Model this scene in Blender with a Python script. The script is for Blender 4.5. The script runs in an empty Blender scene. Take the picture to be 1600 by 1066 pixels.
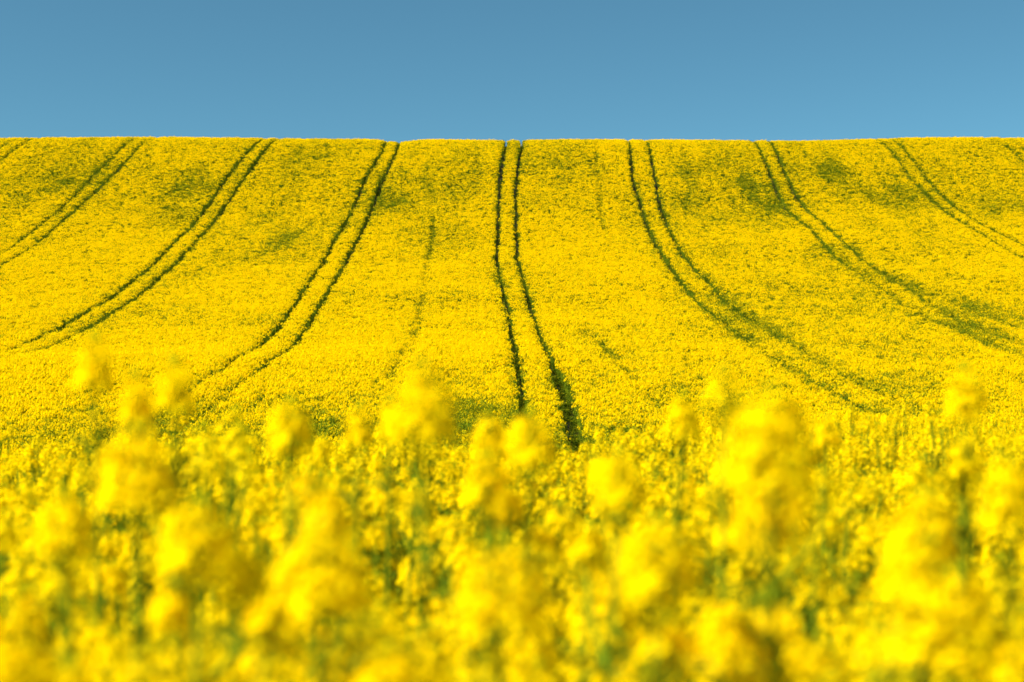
import bpy, math, random
import numpy as np

# ------------------------------------------------------------------ camera
sc = bpy.context.scene
EYE = 1.65
cam_d = bpy.data.cameras.new("camera")
cam = bpy.data.objects.new("camera", cam_d)
sc.collection.objects.link(cam)
cam.location = (0, 0, EYE)
cam.rotation_euler = (math.radians(90.64), 0, 0)
cam_d.lens = 135
cam_d.sensor_width = 36
cam_d.clip_start = 0.1
cam_d.clip_end = 12000
cam_d.dof.use_dof = True
cam_d.dof.focus_distance = 260
cam_d.dof.aperture_fstop = 5.9
sc.camera = cam

# ------------------------------------------------------------------ sky and sun
SUN_EL, SUN_AZ = math.radians(38), math.radians(-118)   # azimuth measured from +Y towards +X
world = bpy.data.worlds.new("World")
sc.world = world
world.use_nodes = True
nt = world.node_tree
nt.nodes.clear()
wo = nt.nodes.new("ShaderNodeOutputWorld")
bg = nt.nodes.new("ShaderNodeBackground")
sky = nt.nodes.new("ShaderNodeTexSky")
sky.sky_type = 'NISHITA'
sky.sun_disc = False
sky.sun_elevation = SUN_EL
sky.sun_rotation = SUN_AZ
sky.altitude = 1500
sky.air_density = 1.0
sky.dust_density = 0.0
sky.ozone_density = 1.5
tc = nt.nodes.new("ShaderNodeTexCoord")
va = nt.nodes.new("ShaderNodeVectorMath"); va.operation = 'ADD'
va.inputs[1].default_value = (0, 0, 0.04)
vn = nt.nodes.new("ShaderNodeVectorMath"); vn.operation = 'NORMALIZE'
vs = nt.nodes.new("ShaderNodeVectorMath"); vs.operation = 'MULTIPLY'; vs.inputs[1].default_value = (2.6, 1, 3.5)
nt.links.new(tc.outputs['Generated'], vs.inputs[0]); nt.links.new(vs.outputs[0], va.inputs[0])
nt.links.new(va.outputs[0], vn.inputs[0])
nt.links.new(vn.outputs[0], sky.inputs[0])
tint = nt.nodes.new("ShaderNodeMix"); tint.data_type = 'RGBA'; tint.blend_type = 'MULTIPLY'
tint.inputs[0].default_value = 1.0; tint.inputs[7].default_value = (.47, .80, .73, 1)   # warm white balance of the picture
nt.links.new(sky.outputs[0], tint.inputs[6])
nt.links.new(tint.outputs[2], bg.inputs[0])
bg.inputs[1].default_value = 0.064
nt.links.new(bg.outputs[0], wo.inputs[0])

sd = bpy.data.lights.new("sun", 'SUN')
sd.energy = 4.6
sd.angle = math.radians(0.5)
sd.color = (1.0, 0.95, 0.86)
so = bpy.data.objects.new("sun", sd)
sc.collection.objects.link(so)
so.rotation_euler = (math.radians(90) - SUN_EL, 0, -SUN_AZ + math.radians(180))
so.location = (-60, -30, 60)

sc.view_settings.view_transform = 'Standard'
sc.view_settings.look = 'None'
sc.view_settings.exposure = 1.43
sc.view_settings.gamma = 1.0
sc.cycles.use_denoising = True
sc.cycles.max_bounces = 12
sc.cycles.diffuse_bounces = 6
sc.cycles.transmission_bounces = 4

rng = np.random.default_rng(7)
random.seed(7)
C = sc.collection

# ------------------------------------------------------------------ terrain
CAN = 1.25   # crop height
PROF = [(-40, -.40), (8, -.40), (20, -.43), (30, -.52), (40, -.72), (60, -1.55), (90, -2.5), (115, -2.35), (130, -1.95),
        (145, -1.45), (160, -.85), (180, .24), (200, 1.27), (225, 2.44), (250, 3.83), (280, 5.83), (310, 8.27),
        (340, 11.05), (370, 14.3), (400, 18.1), (425, 22.0), (445, 25.5), (460, 27.95), (472, 29.85), (482, 30.95),
        (495, 31.75), (520, 31.95), (600, 28), (900, 5), (7000, -60)]
PROFR = [(-40, -.40), (8, -.40), (20, -.42), (30, -.50), (40, -.64), (60, -.82), (90, -1.02), (115, -1.08), (130, -1.08),
         (145, -1.0), (160, -.72)] + PROF[11:]
_g = np.arange(-60, 900, 1.0)
def _smooth(pr):
    p = np.array(pr)
    z = np.interp(_g, p[:, 0], p[:, 1])
    out = z.copy()
    for s, a, b in ((4, -60, 60), (7, 60, 900)):
        k = np.exp(-0.5 * (np.arange(-30, 31) / s) ** 2); k /= k.sum()
        zz = np.convolve(np.pad(z, 30, mode='edge'), k, mode='valid')
        w = np.clip((_g - a) / 10, 0, 1) * np.clip((b - _g) / 10, 0, 1)
        out = out * (1 - w) + zz * w
    return out
_pl, _pr = _smooth(PROF), _smooth(PROFR)
_far = np.array(PROF)

def _hash(ix, iy, seed):
    h = np.sin(ix * 127.1 + iy * 311.7 + seed * 74.7) * 43758.5453
    return h - np.floor(h)
def vnoise(x, y, seed=0):
    ix, iy = np.floor(x), np.floor(y)
    fx, fy = x - ix, y - iy
    fx = fx * fx * (3 - 2 * fx); fy = fy * fy * (3 - 2 * fy)
    a = _hash(ix, iy, seed); b = _hash(ix + 1, iy, seed)
    c = _hash(ix, iy + 1, seed); d = _hash(ix + 1, iy + 1, seed)
    return (a * (1 - fx) + b * fx) * (1 - fy) + (c * (1 - fx) + d * fx) * fy - 0.5
def fbm(x, y, seed=0, o=4):
    s = 0; amp = 1.0
    for i in range(o):
        s = s + amp * vnoise(x, y, seed + i * 13); x = x * 2.03 + 5.1; y = y * 2.03 + 1.7; amp *= .5
    return s

def canopy(x, y):            # mean height of the crop's top
    x = np.asarray(x, float); y = np.asarray(y, float)
    zl = np.interp(y, _g, _pl); zr = np.interp(y, _g, _pr)
    w = np.clip((x / np.maximum(np.abs(y), 20) * 6000 - 150) / 450, 0, 1)
    w = w * w * (3 - 2 * w)
    z = zl * (1 - w) + zr * w
    z = np.where(y > 880, np.interp(y, _far[:, 0], _far[:, 1]), z)
    hill = np.clip((y - 120) / 80, 0, 1)
    z = z + hill * (0.55 * fbm(x / 28 + 3, y / 45, 2, 3))
    z = z - hill * np.clip(y - 420, 0, 60) / 60 * (np.exp(-((x + 14.3) / 2.2) ** 2) * .28)
    z = z + .16 * np.clip((y - 14) / 16, 0, 1) * np.clip((90 - y) / 30, 0, 1) * fbm(x / 2.1, y / 9, 61, 2)
    return z + EYE
def ground(x, y):
    return canopy(x, y) - CAN

def mesh_obj(name, V, F, mats, mi=None, parent=None, link=True, smooth=False):
    me = bpy.data.meshes.new(name)
    me.from_pydata(V, [], F)
    for m in mats: me.materials.append(m)
    if mi is not None:
        me.polygons.foreach_set("material_index", np.array(mi, dtype=np.int32))
    if smooth:
        me.polygons.foreach_set("use_smooth", np.ones(len(F), dtype=bool))
    me.update()
    o = bpy.data.objects.new(name, me)
    if link: C.objects.link(o)
    if parent: o.parent = parent
    return o

# ------------------------------------------------------------------ materials
def leafy(name, col, col2, trans, rough=.7, spec=.0, tcol=None):
    m = bpy.data.materials.new(name); m.use_nodes = True
    t = m.node_tree; t.nodes.clear()
    out = t.nodes.new("ShaderNodeOutputMaterial")
    p = t.nodes.new("ShaderNodeBsdfPrincipled")
    p.inputs['Roughness'].default_value = rough
    p.inputs['Specular IOR Level'].default_value = spec
    tr = t.nodes.new("ShaderNodeBsdfTranslucent")
    mx = t.nodes.new("ShaderNodeMixShader"); mx.inputs[0].default_value = trans
    oi = t.nodes.new("ShaderNodeObjectInfo")
    g = t.nodes.new("ShaderNodeNewGeometry")
    ad = t.nodes.new("ShaderNodeMath"); ad.operation = 'ADD'
    t.links.new(oi.outputs['Random'], ad.inputs[0]); t.links.new(g.outputs['Random Per Island'], ad.inputs[1])
    hf = t.nodes.new("ShaderNodeMath"); hf.operation = 'MULTIPLY'; hf.inputs[1].default_value = .5
    t.links.new(ad.outputs[0], hf.inputs[0])
    mc = t.nodes.new("ShaderNodeMix"); mc.data_type = 'RGBA'
    mc.inputs[6].default_value = (*col, 1); mc.inputs[7].default_value = (*col2, 1)
    t.links.new(hf.outputs[0], mc.inputs[0])
    t.links.new(mc.outputs[2], p.inputs['Base Color'])
    if tcol: tr.inputs[0].default_value = (*tcol, 1)
    else: t.links.new(mc.outputs[2], tr.inputs[0])
    t.links.new(p.outputs[0], mx.inputs[1]); t.links.new(tr.outputs[0], mx.inputs[2])
    t.links.new(mx.outputs[0], out.inputs[0])
    return m
M_PET = leafy("petal_yellow", (.90, .675, .001), (.91, .59, .001), .38, .8, .0)
M_BUD = leafy("bud_green", (.46, .46, .006), (.32, .36, .006), .2)
M_STEM = leafy("stem_green", (.17, .21, .006), (.095, .14, .005), .1)
M_LEAF = leafy("leaf_green", (.10, .15, .007), (.055, .10, .006), .25)

def soil_mat():
    m = bpy.data.materials.new("field_soil"); m.use_nodes = True
    t = m.node_tree; p = t.nodes['Principled BSDF']
    p.inputs['Roughness'].default_value = .95; p.inputs['Specular IOR Level'].default_value = .1
    tx = t.nodes.new("ShaderNodeTexCoord")
    n = t.nodes.new("ShaderNodeTexNoise"); n.inputs['Scale'].default_value = 3.0; n.inputs['Detail'].default_value = 8
    t.links.new(tx.outputs['Object'], n.inputs['Vector'])
    r = t.nodes.new("ShaderNodeValToRGB")
    r.color_ramp.elements[0].position = .38; r.color_ramp.elements[0].color = (.016, .016, .008, 1)
    r.color_ramp.elements[1].position = .65; r.color_ramp.elements[1].color = (.028, .036, .010, 1)
    e = r.color_ramp.elements.new(.52); e.color = (.036, .028, .015, 1)
    t.links.new(n.outputs['Fac'], r.inputs[0]); t.links.new(r.outputs[0], p.inputs['Base Color'])
    b = t.nodes.new("ShaderNodeBump"); b.inputs['Distance'].default_value = .05
    t.links.new(n.outputs['Fac'], b.inputs['Height']); t.links.new(b.outputs[0], p.inputs['Normal'])
    return m

# ------------------------------------------------------------------ ground sheet
ys = np.concatenate([[-3000, -900, -300, -100], np.arange(-40, 60, 2.0), np.arange(60, 560, 3.0), np.arange(560, 900, 20.0),
                     [1000, 1300, 2000, 3500, 7000]])
xs = np.concatenate([[-6000, -2500, -1000, -400, -220], np.arange(-140, -20, 4.0), np.arange(-20, 20, 1.0), np.arange(20, 141, 4.0),
                     [220, 400, 1000, 2500, 6000]])
X, Y = np.meshgrid(xs, ys)
Z = ground(X, Y)
nx, ny = len(xs), len(ys)
V = np.stack([X, Y, Z], -1).reshape(-1, 3)
ii = np.arange(ny * nx).reshape(ny, nx)
F = np.stack([ii[:-1, :-1], ii[:-1, 1:], ii[1:, 1:], ii[1:, :-1]], -1).reshape(-1, 4)
gr = mesh_obj("ground", V.tolist(), F.tolist(), [soil_mat()], smooth=True)
gr['kind'] = 'structure'
gr['label'] = 'dark soil of the field under the crop'

# ------------------------------------------------------------------ plant meshes
class MB:
    def __init__(s): s.V = []; s.F = []; s.M = []
    def add(s, V, F, m):
        b = len(s.V); s.V.extend([tuple(map(float, v)) for v in V]); s.F.extend([tuple(b + i for i in f) for f in F]); s.M.extend([m] * len(F))
    def join(s, o, mat_map):
        b = len(s.V); s.V.extend(o.V); s.F.extend([tuple(b + i for i in f) for f in o.F]); s.M.extend([mat_map[m] for m in o.M])

def basis(n):
    n = n / np.linalg.norm(n)
    a = np.array([0, 0, 1.0]) if abs(n[2]) < .9 else np.array([1.0, 0, 0])
    u = np.cross(n, a); u /= np.linalg.norm(u)
    return u, np.cross(n, u), n
def tube(mb, pts, rad, m, k=4):
    pts = [np.array(p, float) for p in pts]; V = []; F = []
    for i, p in enumerate(pts):
        d = pts[min(i + 1, len(pts) - 1)] - pts[max(i - 1, 0)]
        u, v, _ = basis(d)
        for j in range(k):
            a = 2 * math.pi * j / k
            V.append(p + rad[i] * (math.cos(a) * u + math.sin(a) * v))
    for i in range(len(pts) - 1):
        for j in range(k):
            F.append((i * k + j, i * k + (j + 1) % k, (i + 1) * k + (j + 1) % k, (i + 1) * k + j))
    mb.add(V, F, m)
def floret(mb, c, n, R, size, m=0):
    u, v, n = basis(n)
    a0 = R.random() * math.pi
    cup = .25 + R.random() * .5
    V = []; F = []
    for k in range(4):
        a = a0 + k * math.pi / 2
        d = math.cos(a) * u + math.sin(a) * v; t = -math.sin(a) * u + math.cos(a) * v
        s = size * (.85 + .3 * R.random()); b = len(V)
        V += [c + d * s * .08, c + d * s * .62 + t * s * .38 + n * s * cup * .45, c + d * s * 1.0 + t * s * .26 + n * s * cup * .5,
              c + d * s * 1.0 - t * s * .26 + n * s * cup * .5, c + d * s * .62 - t * s * .38 + n * s * cup * .45]
        F.append((b, b + 1, b + 2, b + 3, b + 4))
    mb.add(V, F, m)
def blob(mb, c, r, m):     # small pointed bud
    V = [c + np.array(p) * r for p in ((1, 0, 0), (0, 1, 0), (-1, 0, 0), (0, -1, 0), (0, 0, 1.7), (0, 0, -1.5))]
    mb.add(V, [(0, 1, 4), (1, 2, 4), (2, 3, 4), (3, 0, 4), (1, 0, 5), (2, 1, 5), (3, 2, 5), (0, 3, 5)], m)
def head_mesh(R, n, size=1.0, fl=.0118):
    """a raceme: florets round a short axis, buds on top, thin pods below.  materials 0 petal, 1 bud, 2 stem.  origin at its base"""
    mb = MB(); H = (.052 + .028 * R.random()) * size
    tube(mb, [(0, 0, -.01), (0, 0, H)], [.0022, .0015], 2, 3)
    for i in range(n):
        f = (i + .5) / n
        z = H * (.10 + .90 * f) + (R.random() - .5) * .012
        rad = size * (.033 * math.cos(f * 1.25) ** .7 + .004) * (.75 + .45 * R.random())
        a = i * 2.39996 + R.random() * .5
        d = np.array([math.cos(a), math.sin(a), 0])
        c = d * rad + np.array([0, 0, z])
        tube(mb, [np.array([0, 0, z - .012]), c], [.0008, .0008], 2, 3) if i % 2 == 0 else None
        nn = d * (1.15 - .7 * f) + np.array([0, 0, .45 + f * .9]) + (R.random(3) - .5) * .7
        floret(mb, c, nn, R, fl * (1 if f < .8 else .8))
    for i in range(9):
        a = R.random() * 6.28; r = .011 * math.sqrt(R.random()) * size
        blob(mb, np.array([math.cos(a) * r, math.sin(a) * r, H + .006 + .008 * R.random()]), .0026, 1)
    for i in range(16):     # young pods under the flowers
        a = R.random() * 6.28; z = -.01 - .13 * R.random()
        d = np.array([math.cos(a), math.sin(a), 0])
        tube(mb, [np.array([0, 0, z]), np.array([0, 0, z]) + d * .018 + np.array([0, 0, .012]), np.array([0, 0, z]) + d * .03 + np.array([0, 0, .04])],
             [.0009, .0015, .0005], 2, 3)
    tube(mb, [(0, 0, -.15), (0, 0, 0)], [.003, .0022], 2, 3)
    return mb
def leaf(mb, p, az, L, W, droop, m, R):
    d = np.array([math.cos(az), math.sin(az), 0]); t = np.array([-d[1], d[0], 0]); V = []; F = []
    for i, (f, w) in enumerate(((0, .12), (.22, .6), (.5, 1), (.78, .7), (1, .03))):
        c = p + d * L * f * .9 + np.array([0, 0, L * (.45 * f - droop * f * f)])
        V += [c + t * W * w / 2 + np.array([0, 0, .12 * W * w]), c, c - t * W * w / 2 + np.array([0, 0, .12 * W * w])]
    for i in range(4):
        b = i * 3; F += [(b, b + 1, b + 4, b + 3), (b + 1, b + 2, b + 5, b + 4)]
    mb.add(V, F, m)

def plant_parts(seed, tall=1.0, nh=6, full=1.0, lower=0.0, hs=1.0):
    """returns stem MB, foliage MB, [(head MB, position, tilt matrix)]"""
    R = np.random.default_rng(seed)
    st, fo = MB(), MB(); heads = []
    H = 1.17 * tall
    bend = (R.random(2) - .5) * .12
    def axis(f): return np.array([bend[0] * f * f, bend[1] * f * f, H * f])
    tube(st, [axis(f) for f in (0, .25, .5, .75, .97)], [.0085, .008, .0065, .005, .0028], 0, 6)
    ends = [(axis(.97), np.array([bend[0], bend[1], 2.2]))]
    for i in range(nh - 1):
        f0 = .50 + .36 * (i + R.random() * .7) / (nh - 1)
        a = i * 2.4 + R.random() * .7 + seed
        out = .10 + .11 * R.random() + .05 * (1 - f0)
        zt = H * (.82 - lower + .19 * R.random())
        p0 = axis(f0); d = np.array([math.cos(a), math.sin(a), 0])
        p3 = p0 + d * out; p3[2] = max(zt, p0[2] + .12)
        p1 = p0 + d * out * .5 + np.array([0, 0, (p3[2] - p0[2]) * .28])
        p2 = p0 + d * out * .88 + np.array([0, 0, (p3[2] - p0[2]) * .65])
        tube(st, [p0, p1, p2, p3], [.0045, .004, .0032, .0024], 0, 4)
        ends.append((p3, d * .35 + np.array([0, 0, 1.5]) + (R.random(3) - .5) * .4))
        leaf(fo, p0, a + .3, .09 + .07 * R.random(), .028, .5, 0, R)
    for i in range(8):          # small upper leaves and side shoots with buds
        f = .62 + .30 * R.random()
        leaf(fo, axis(f), R.random() * 6.28, .07 + .06 * R.random(), .016 + .010 * R.random(), .1 + .4 * R.random(), 0, R)
    for i in range(11):
        f = .08 + .62 * (i + R.random()) / 11
        s = 1.25 - f
        leaf(fo, axis(f), i * 2.4 + R.random(), (.15 + .13 * R.random()) * s, (.05 + .03 * R.random()) * s, .35 + .9 * R.random(), 0, R)
    for j, (p, n) in enumerate(ends):
        s = (1.35 if j == 0 else .85 + .45 * R.random()) * hs
        heads.append((head_mesh(R, int((56 if j == 0 else 28 + 22 * R.random()) * full), s), p, n))
    return st, fo, heads
def tilt(mb, p, n):
    u, v, n = basis(np.array(n)); A = np.stack([u, v, n], 1)
    o = MB(); o.F = mb.F; o.M = mb.M
    o.V = [tuple(A @ np.array(q) + p) for q in mb.V]
    return o

ALLM = [M_PET, M_BUD, M_STEM, M_LEAF]
def whole(parts):
    st, fo, heads = parts
    m = MB(); m.join(st, {0: 2}); m.join(fo, {0: 3})
    for h, p, n in heads: m.join(tilt(h, p, n), {0: 0, 1: 1, 2: 2})
    return m

# far clump: a few stems' tops, coarser petals
def clump(seed, nh, petals, green):
    R = np.random.default_rng(1000 + seed); m = MB()
    for h in range(nh):
        a = R.random() * 6.28; r = .21 * math.sqrt(R.random())
        x, y = r * math.cos(a), r * math.sin(a)
        zt = CAN * (.86 + .16 * R.random())
        tube(m, [(x * .6, y * .6, 0), (x, y, zt)], [.006, .004], 2, 3)
        np_ = int(petals * (.6 + .8 * R.random()))
        for i in range(np_):
            f = (i + .5) / max(np_, 1)
            rad = .050 * math.cos(f * 1.2) * (.5 + .6 * R.random()); aa = i * 2.4 + R.random()
            d = np.array([math.cos(aa), math.sin(aa), 0])
            c = np.array([x, y, zt - .075 + .09 * f]) + d * rad
            n = d * (1 - .5 * f) + np.array([0, 0, .6 + .8 * f]) + (R.random(3) - .5)
            u, v, n = basis(n); s = .016 + .006 * R.random()
            m.add([c + u * s, c + v * s, c - u * s, c - v * s], [(0, 1, 2, 3)], 0)
        for i in range(5 + green):      # small stem leaves, pods and side shoots under the head
            aa = R.random() * 6.28; z = zt - .10 - .42 * R.random() ** 1.3 + (.10 if green > 3 and i % 2 else 0)
            d = np.array([math.cos(aa), math.sin(aa), .6 + R.random()]); d /= np.linalg.norm(d)
            c = np.array([x, y, z]); u, v, _ = basis(d); L = .07 + .07 * R.random(); w = .008 + .006 * R.random()
            m.add([c + u * w, c + d * L * .5 + u * w, c + d * L, c - u * w], [(0, 1, 2, 3)], 2 if i % 2 else 3)
    for i in range(9):
        leaf(m, np.array([(R.random() - .5) * .25, (R.random() - .5) * .25, .05 + .85 * R.random()]), R.random() * 6.28, .16 + .1 * R.random(), .06, .6, 3, R)
    return m

src = bpy.data.collections.new("crop_sources")     # not linked to the scene
NEARV, FULLV, SPARV, GREENV = 6, 5, 4, 3
near_parts = [plant_parts(11 + i, full=(1.0, .9, .55, 1.0, .8, .45)[i], tall=(1.0, .96, 1.03, .92, .99, .88)[i], nh=(5, 6, 4, 5, 6, 5)[i]) for i in range(NEARV)]
HEROV = 4
hero_parts = [plant_parts(71 + i, tall=1.0, nh=(3, 4, 2, 3)[i], full=(1.25, 1.1, .8, .35)[i], lower=.14, hs=(.9, .8, .66, .7)[i]) for i in range(HEROV)]
k = 0
def src_add(mb):
    global k
    o = mesh_obj("source_%02d" % k, mb.V, mb.F, ALLM, mb.M, link=False); src.objects.link(o); k += 1
for i in range(NEARV): src_add(whole(near_parts[i]))
for i in range(FULLV): src_add(clump(i, 6, 17, 0))
for i in range(SPARV): src_add(clump(20 + i, 6, 5.5, 3))
for i in range(GREENV): src_add(clump(40 + i, 7, 1.4, 9))
I_FULL, I_SPAR, I_GREEN = NEARV, NEARV + FULLV, NEARV + FULLV + SPARV

# ------------------------------------------------------------------ tramlines (x of each wheel track against distance y)
TR = [
 [(470,-.8),(448,-1.27),(418,-1.4),(344,-1.4),(310,-.88),(275,-.23),(229,.11),(188,.47),(161,.5),(100,.6)],
 [(470,1.2),(448,.75),(418,.4),(344,.46),(320,.85),(275,1.47),(229,1.9),(185,2.4),(155,2.4),(130,2.28),(100,2.3)],
 [(485,-15.9),(460,-15.7),(431,-16.5),(402,-16.7),(368,-16.9),(315,-16.5),(248,-15.2),(195,-14.7),(100,-14.5)],
 [(485,-14.3),(460,-14),(421,-14.7),(387,-14.8),(336,-14.7),(280,-14.0),(229,-13.0),(195,-12.8),(100,-12.6)],
 [(485,-31.3),(435,-32.1),(402,-32.2),(368,-31.9),(334,-31.2),(300,-30.7),(253,-29.7),(218,-29.2),(100,-29)],
 [(485,-29.6),(435,-30.1),(402,-30.3),(368,-30.0),(334,-29.3),(300,-28.8),(253,-27.8),(218,-27.3),(100,-27)],
 [(485,-47.2),(439,-47.6),(418,-47.4),(367,-47.1),(350,-46.7),(100,-46)],
 [(485,-45.2),(436,-45.4),(421,-45.6),(402,-45.7),(367,-45.2),(331,-44.4),(100,-44)],
 [(485,14.7),(431,13.6),(402,13.7),(368,13.5),(343,13.7),(310,13.7),(275,14.2),(234,14.6),(170,14.6),(100,14.6)],
 [(485,16.9),(412,15.8),(372,15.5),(345,15.5),(312,15.9),(280,16.3),(238,16.9),(170,16.6),(100,16.6)],
 [(485,30.3),(441,29.4),(409,29.0),(377,29.5),(348,29.0),(310,29.4),(270,29.0),(100,29)],
 [(485,32.3),(441,31.2),(411,30.8),(388,31.4),(356,31.2),(331,31.2),(302,31.5),(270,30.9),(100,31)],
 [(485,46.1),(434,45.2),(408,45.2),(380,45.3),(100,45.2)],
 [(485,47.9),(429,46.8),(402,46.9),(380,46.9),(356,47.4),(100,47)],
 [(470,-62.0),(100,-62)], [(470,-60.1),(100,-60)], [(470,60.4),(100,60)], [(470,62.3),(100,62)],
]
FADE = [0, 0, 205, 205, 230, 230, 0, 0, 265, 290, 330, 330, 330, 330, 0, 0, 0, 0]   # distance where each track starts to close over
FAINT = [[(395,-8.0),(368,-7.7),(302,-7.0),(238,-6.0),(182,-6.1)], [(460,10.0),(400,9.3),(380,9.2)],
         [(250,4.7),(238,5.2),(195,5.9),(160,6.4)]]
def track_x(t, y):
    a = np.array(sorted(t)); return np.interp(y, a[:, 0], a[:, 1])
# thin / green places of the crop: x, y, rx, ry, strength
PATCH = [(32,300,1.3,12,1.0), (33.4,280,1.6,9,1.0), (35.5,266,3,6,.9), (30.8,325,.9,14,.8), (-36,425,6,22,.75), (-52,435,7,22,.7), (-44,440,4,14,.4), (-24,450,4,12,.5), (3,425,4,20,.35), (52,400,6,14,.35), (33,390,7,10,.4), (-13,430,3.5,22,.8), (-10,395,2.5,14,.6), (-18,445,3,15,.5), (-21,372,3,16,.7), (-10,425,4,20,.55), (-44,405,6,14,.5), (5,450,7,14,.4),
         (8,452,3,25,.45), (22,440,5,22,.8), (27,415,4,28,.9), (38,438,7,16,.75), (40,420,5,10,.9), (20,400,5,22,.55), (24,352,8,9,.7), (30,345,5,12,.6),
         (-29,395,7,16,.45), (-50,380,5,14,.4), (19,300,3,30,.5), (16,240,3,30,.55), (25,285,5,18,.7), (34,272,4,14,.95), (32,255,8,9,.7),
         (21,222,5,12,.7), (6.4,185,1.6,18,.6), (8.3,182,2.0,8,.5), (5,210,1.2,24,.6), (-3.2,158,2.6,8,1.0), (-2.3,148,3,8,.9), (-12,142,8,9,.9), (-6,138,5,9,1.0), (4,136,3.5,9,.9), (-17,152,6,8,.7),
         (-13,160,6,9,.7), (-18,150,5,7,.6), (-8,148,4,6,.7), (10,160,2.0,7,.9), (3.3,136,1.4,9,1.0), (17,176,5,7,.6), (25,190,7,8,.6), (15,152,5,6,.4),
         (-6.5,235,.8,30,.5), (-15,205,2.5,25,.5), (-29,235,3,20,.3)]

def rand_rot(n): return np.stack([rng.normal(0, .05, n), rng.normal(0, .05, n), rng.random(n) * 6.28], 1)
P, I, R_, S_ = [], [], [], []

# hillside: distance 105 .. 505
def hill_points(y0, y1, dens):
    n_all = 0
    for a in np.arange(y0, y1, 20.0):
        b = min(a + 20, y1)
        hw = .1333 * b + 9
        n = int(dens * 2 * hw * (b - a))
        x = rng.uniform(-hw, hw, n); y = rng.uniform(a, b, n)
        w1 = fbm(x / 2.0, y / 17, 5, 3)            # flowering patchiness
        w2 = fbm(x / 7 + 9, y / 45, 8, 3)
        g = np.zeros(n)
        for (px, py, rx, ry, s) in PATCH:
            g = np.maximum(g, (min(s, .78) if py < 340 and px > 4 else s) * np.exp(-((x - px) / rx) ** 2 - ((y - py) / (ry * 1.5)) ** 2))
        gr_ = np.clip(g * (.50 + .55 * w1 + .5 * fbm(x / 1.2, y / 5, 15, 3)) + .10 + .13 * np.clip((y - 340) / 80, 0, 1) + .50 * w2 + .34 * w1 + .36 * np.clip((178 - y) / 30, 0, 1) * np.clip(1 - (x - 4) / 6, 0, 1), 0, 1)
        hs = 1.0 - .10 * gr_ + .08 * fbm(x / 1.4, y / 1.4, 21, 2) + rng.normal(0, .022, n) * (1 + 1.2 * (y > 465))
        keep = np.ones(n, bool)
        wig = .10 * fbm(y / 3.0, y * 0 + 1, 3, 3)
        for ti, t in enumerate(TR):
            dx = np.abs(x + wig - track_x(t, y))
            wd = .29 + .10 * fbm(y / 5, y * 0 + ti, 9, 3)
            fade = np.clip((y - FADE[ti] + 40) / 50, 0, 1)
            wd = wd * (.5 + .5 * fade)
            bw = np.where((ti in (8, 9, 10, 11)) & (y < 360), 1.1, .40)
            if ti >= 10: wd = wd * np.where(y < 350, .7, .88)
            if ti in (6, 7, 12, 13, 14, 15, 16, 17): wd = wd * .78
            if ti == 1: wd = wd + .12 * (y < 200)
            keep &= dx > wd
            nb = np.clip(1 - (dx - wd) / bw, 0, 1)
            hs -= .07 * nb; gr_ = np.clip(gr_ + (.35 + .12 * (bw > 1)) * nb, 0, 1)
        for t in FAINT:
            dx = np.abs(x + wig * 1.5 - track_x(t, y))
            yy = np.array(sorted(t))[:, 0]; inside = (y > yy[0]) & (y < yy[-1])
            nb = np.where(inside, np.clip(1 - dx / .45, 0, 1), 0) * np.clip(.8 + 1.6 * fbm(y / 9, x * 0, 31, 2), 0, 1)
            hs -= .22 * nb; gr_ = np.clip(gr_ + .8 * nb, 0, 1)
        low = (~keep) & (rng.random(n) < .40)          # stunted growth in the wheel tracks
        nl = int(low.sum())
        P.append(np.stack([x[low], y[low], ground(x[low], y[low]) - .02], 1)); I.append(I_GREEN + rng.integers(0, GREENV, nl)); R_.append(rand_rot(nl))
        S_.append(np.stack([rng.uniform(.8, 1.1, nl)] * 2 + [rng.uniform(.15, .42, nl)], 1))
        x, y, gr_, hs = x[keep], y[keep], gr_[keep], hs[keep]; n = len(x)
        u = rng.random(n)
        idx = np.where(u > gr_ * 1.0, I_FULL + rng.integers(0, FULLV, n),
              np.where(rng.random(n) > gr_ * .62, I_SPAR + rng.integers(0, SPARV, n), I_GREEN + rng.integers(0, GREENV, n)))
        P.append(np.stack([x, y, ground(x, y) - .02], 1)); I.append(idx); R_.append(rand_rot(n))
        S_.append(np.stack([rng.uniform(.9, 1.15, n)] * 2 + [hs], 1))
hill_points(105, 250, 9.5)
hill_points(250, 505, 8.0)

# near and middle ground plants
def near_height(x, y, n):
    return .955 + (.11 + .13 * np.clip((y - 7) / 8, 0, 1)) * fbm(x / 1.1, y / 2.2, 44, 3) + .045 * ((y > 4.3) & (y < 11)) + rng.normal(0, .055, n) + (rng.random(n) < .13) * (y > 6.5) * rng.uniform(.04, .15, n)
cells = []
for a in np.arange(-3, 110, 3.0):
    b = a + 3; hw = .1333 * max(b, 0) + (2.6 if b < 60 else 4)
    dens = 8.5 if b < 6.5 else 6.8 if b < 11 else 6.3 if b < 20 else (7.5 if b < 60 else 14)
    n = int(dens * 2 * hw * 3)
    x = rng.uniform(-hw, hw, n); y = rng.uniform(a, b, n)
    cells.append(np.stack([x, y, near_height(x, y, n)], 1))
N = np.concatenate(cells)
N = N[~((np.abs(N[:, 0]) < .5) & (np.abs(N[:, 1]) < .9))]          # where the photographer stands
row = (np.abs(N[:, 0] - .0175 * N[:, 1]) < .22) & (N[:, 1] > 9)      # a lower row, in line with the wheel track
N[row, 2] *= .90
near_cap = (N[:, 1] < 3.7)
N[near_cap, 2] = np.minimum(N[near_cap, 2], .97)
N[:, 2] *= np.where(N[:, 1] < 3.0, .93, 1)
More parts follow.
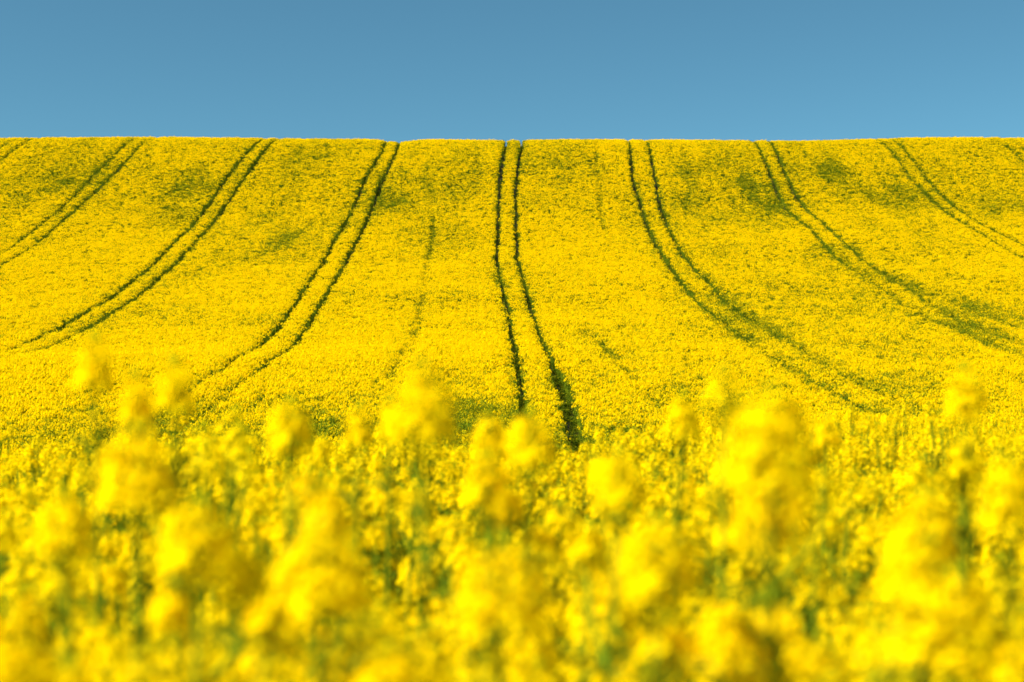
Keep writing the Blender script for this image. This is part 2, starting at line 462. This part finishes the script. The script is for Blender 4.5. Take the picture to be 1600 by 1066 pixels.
# thin spots of the near crop
thin = fbm(N[:, 0] / 1.5, N[:, 1] / 3.0, 77, 2)
thin = thin - .15 * np.clip((N[:, 1] - 10) / 10, 0, 1)
thin = thin - .16 * (N[:, 1] < 8)
N = N[(thin > -.36) | (rng.random(len(N)) > .75)]

# tall plants that stand out of the crop: image-independent world spots x, y, height of the top flower head
HERO = [
 (0.297, 4.4, 1.666, 0, 1.10, 'tall rapeseed plant with the broadest bright yellow head, rising right of centre'),
 (-0.128, 5.5, 1.700, 0, 0.95, 'tall rapeseed plant with a round yellow head just left of the central wheel tracks'),
 (-0.406, 7.0, 1.644, 1, 1.00, 'rapeseed plant with a lumpy yellow head standing above the crop left of centre'),
 (-0.816, 7.5, 1.765, 2, 1.00, 'highest reaching of the thin rapeseed plants at the left, pale blurred head against the hill'),
 (-0.685, 7.0, 1.691, 2, 0.85, 'thin rapeseed plant with the smallest head, between two taller thin ones at the left'),
 (-0.616, 7.0, 1.716, 2, 1.00, 'thin rapeseed plant with a narrow blurred head, right one of three at the left'),
 (0.385, 7.0, 1.697, 3, 1.00, 'tall rapeseed plant with a greenish budding tip just left of the broadest yellow head'),
 (0.375, 8.5, 1.650, 1, 0.80, 'slender rapeseed plant with an open arched yellow head beside the greenish budding one'),
 (0.884, 7.5, 1.706, 2, 1.10, 'tall rapeseed plant with a small bright head alone against the hill near the right edge'),
 (-0.488, 5.0, 1.617, 0, 1.10, 'rapeseed plant with a wide blurred yellow head below the three thin ones at the left'),
 (0.165, 6.0, 1.568, 1, 1.00, 'rapeseed plant with a rounded yellow head right of where the wheel tracks end'),
 (0.030, 6.5, 1.626, 1, 1.00, 'rapeseed plant whose clustered heads hide the foot of the central wheel tracks'),
 (-0.340, 8.5, 1.624, 2, 0.90, 'small headed rapeseed plant between the lumpy head and the round tall head'),
 (-0.285, 9.0, 1.638, 2, 0.80, 'thin rapeseed plant with paired small heads close left of the round tall head'),
 (-0.047, 8.0, 1.613, 2, 1.00, 'rapeseed plant with a small round head just left of the wheel track ends'),
 (-0.376, 4.6, 1.531, 1, 1.15, 'bushy rapeseed plant with large soft heads in the lower left'),
 (-0.215, 4.3, 1.514, 0, 1.10, 'rapeseed plant with a large oval soft head in the lower left centre'),
 (-0.043, 6.5, 1.552, 1, 1.00, 'rapeseed plant with soft yellow heads below the small round headed one'),
 (0.161, 4.3, 1.517, 1, 1.10, 'rapeseed plant with a tall soft head low in the picture right of centre'),
 (0.313, 4.7, 1.579, 0, 1.00, 'rapeseed plant with a full yellow head directly below the broadest tall head'),
 (0.512, 4.8, 1.534, 1, 1.10, 'rapeseed plant with stacked soft heads in the lower right'),
 (0.476, 4.2, 1.464, 0, 1.30, 'rapeseed plant with the largest soft yellow head near the lower right corner'),
 (0.713, 5.5, 1.567, 0, 0.90, 'rapeseed plant with a bright soft head cut by the right edge of the picture'),
 (0.881, 7.5, 1.569, 2, 1.10, 'small rapeseed plant with a rounded head directly below the lone bright head at the right'),
 (0.902, 11.0, 1.577, 2, 1.10, 'distant small headed rapeseed plant right of the broadest yellow head'),
 (-0.642, 5.5, 1.517, 1, 1.00, 'rapeseed plant with soft heads at the far left above the corner'),
 (-0.014, 4.2, 1.496, 0, 1.20, 'rapeseed plant with broad soft yellow heads low in the middle of the picture'),
 (-0.527, 4.0, 1.433, 0, 1.10, 'rapeseed plant with soft heads in the lower left corner'),
]

# the 300 nearest plants that show in the frame are things of their own
def in_frame(x, y): return (y > 3.4) & (np.abs(x) < .1333 * y * 1.0 + .06)
vis = in_frame(N[:, 0], N[:, 1])
order = np.argsort(np.where(vis, N[:, 1], 1e9))
n_ind = 300 - len(HERO)
ind = N[order[:n_ind]]
rest = np.delete(N, order[:n_ind], axis=0)
m = len(rest)
P.append(np.stack([rest[:, 0], rest[:, 1], ground(rest[:, 0], rest[:, 1]) - .01], 1))
I.append(rng.integers(0, NEARV, m)); R_.append(rand_rot(m))
S_.append(np.stack([rng.uniform(.9, 1.1, m)] * 2 + [rest[:, 2]], 1))

# ------------------------------------------------------------------ the crop that nobody could count
P = np.concatenate(P); I = np.concatenate(I); R_ = np.concatenate(R_); S_ = np.concatenate(S_)
me = bpy.data.meshes.new("rapeseed_crop")
me.vertices.add(len(P))
me.vertices.foreach_set("co", P.astype(np.float32).ravel())
for nm, ty, arr in (("pick", 'INT', I.astype(np.int32)), ("turn", 'FLOAT_VECTOR', R_.astype(np.float32)), ("size", 'FLOAT_VECTOR', S_.astype(np.float32))):
    at = me.attributes.new(nm, ty, 'POINT')
    at.data.foreach_set("value" if ty == 'INT' else "vector", arr.ravel())
for mt in ALLM: me.materials.append(mt)
crop = bpy.data.objects.new("rapeseed_crop", me); C.objects.link(crop)
crop['kind'] = 'stuff'
crop['label'] = 'dense flowering yellow rapeseed crop covering the whole hillside and hollow'
crop['category'] = 'crop'
ng = bpy.data.node_groups.new("scatter_crop", 'GeometryNodeTree')
ng.interface.new_socket("Geometry", in_out='INPUT', socket_type='NodeSocketGeometry')
ng.interface.new_socket("Geometry", in_out='OUTPUT', socket_type='NodeSocketGeometry')
gi = ng.nodes.new("NodeGroupInput"); go = ng.nodes.new("NodeGroupOutput")
ci = ng.nodes.new("GeometryNodeCollectionInfo"); ci.inputs['Collection'].default_value = src
ci.inputs['Separate Children'].default_value = True; ci.inputs['Reset Children'].default_value = True
ip = ng.nodes.new("GeometryNodeInstanceOnPoints"); ip.inputs['Pick Instance'].default_value = True
def attr(nm, ty):
    a = ng.nodes.new("GeometryNodeInputNamedAttribute"); a.data_type = ty; a.inputs['Name'].default_value = nm; return a.outputs[0]
ng.links.new(gi.outputs[0], ip.inputs['Points'])
ng.links.new(ci.outputs[0], ip.inputs['Instance'])
ng.links.new(attr("pick", 'INT'), ip.inputs['Instance Index'])
ng.links.new(attr("turn", 'FLOAT_VECTOR'), ip.inputs['Rotation'])
ng.links.new(attr("size", 'FLOAT_VECTOR'), ip.inputs['Scale'])
ng.links.new(ip.outputs[0], go.inputs[0])
md = crop.modifiers.new("scatter", 'NODES'); md.node_group = ng
print("instances", len(P))

# ------------------------------------------------------------------ individual plants of the foreground
def make_plant(parts):
    root = bpy.data.objects.new("rapeseed_plant", None); C.objects.link(root)
    root.empty_display_size = .1
    st, fo, heads = parts
    mesh_obj("stem", st.V, st.F, [M_STEM], parent=root)
    mesh_obj("foliage", fo.V, fo.F, [M_LEAF], parent=root)
    for h, p, n in heads:
        t = tilt(h, np.zeros(3), n)
        o = mesh_obj("flower_head", t.V, t.F, [M_PET, M_BUD, M_STEM], t.M, parent=root); o.location = p
    root['category'] = 'plant'
    return root
def copy_plant(r):
    c = r.copy(); C.objects.link(c)
    for ch in r.children:
        d = ch.copy(); C.objects.link(d); d.parent = c
    return c
proto = [make_plant(p) for p in near_parts + hero_parts]
top = [max(q[2] for q in tilt(*p[2][0]).V) for p in near_parts + hero_parts]
places = []
for x, y, zt, v, sc_, lab in HERO:
    v = NEARV + v % HEROV
    places.append((v, x, y, (zt - float(ground(x, y))) / top[v], lab))
for q in ind:
    places.append((random.randrange(NEARV), float(q[0]), float(q[1]), float(q[2]), None))
# a prototype must be copied before it is moved: copies first, prototypes last
seen = {}
for i, (v, *_r) in enumerate(places): seen.setdefault(v, i)
copies = {i: copy_plant(proto[v]) for i, (v, *_r) in enumerate(places) if seen[v] != i}
for i, (v, x, y, h, lab) in enumerate(places):
    r = copies.get(i, proto[v])
    r.location = (x, y, float(ground(x, y)) - .01)
    hero = i < len(HERO)
    r.rotation_euler = (0, 0, random.random() * 6.28) if hero else (random.gauss(0, .05), random.gauss(0, .05), random.random() * 6.28)
    s = HERO[i][4] if hero else random.uniform(.92, 1.1)
    r.scale = (s, s, h)
    if hero:             # stand the stem so that the main head, not the foot, is at x
        hp = (near_parts + hero_parts)[v][2][0][1]; rz = r.rotation_euler.z
        r.location.x = x - s * (hp[0] * math.cos(rz) - hp[1] * math.sin(rz))
        r.location.y = y - s * (hp[0] * math.sin(rz) + hp[1] * math.cos(rz))
    if lab is None:      # what the photo can still tell apart: where in the crop, how near, how full its flowers
        u = x / (.1333 * y)
        side = 'at the left' if u < -.33 else ('in the middle' if u < .33 else 'at the right')
        near = 'in the frontmost, most blurred crop' if y < 7.5 else ('behind the frontmost plants' if y < 12 else 'in the finer looking crop farther back')
        look = 'sparsely flowered greener' if v in (2, 5) else 'full flowered bright yellow'
        lab = look + ' rapeseed plant ' + near + ' ' + side
    r['label'] = lab
    r['group'] = 'rapeseed plants of the foreground'
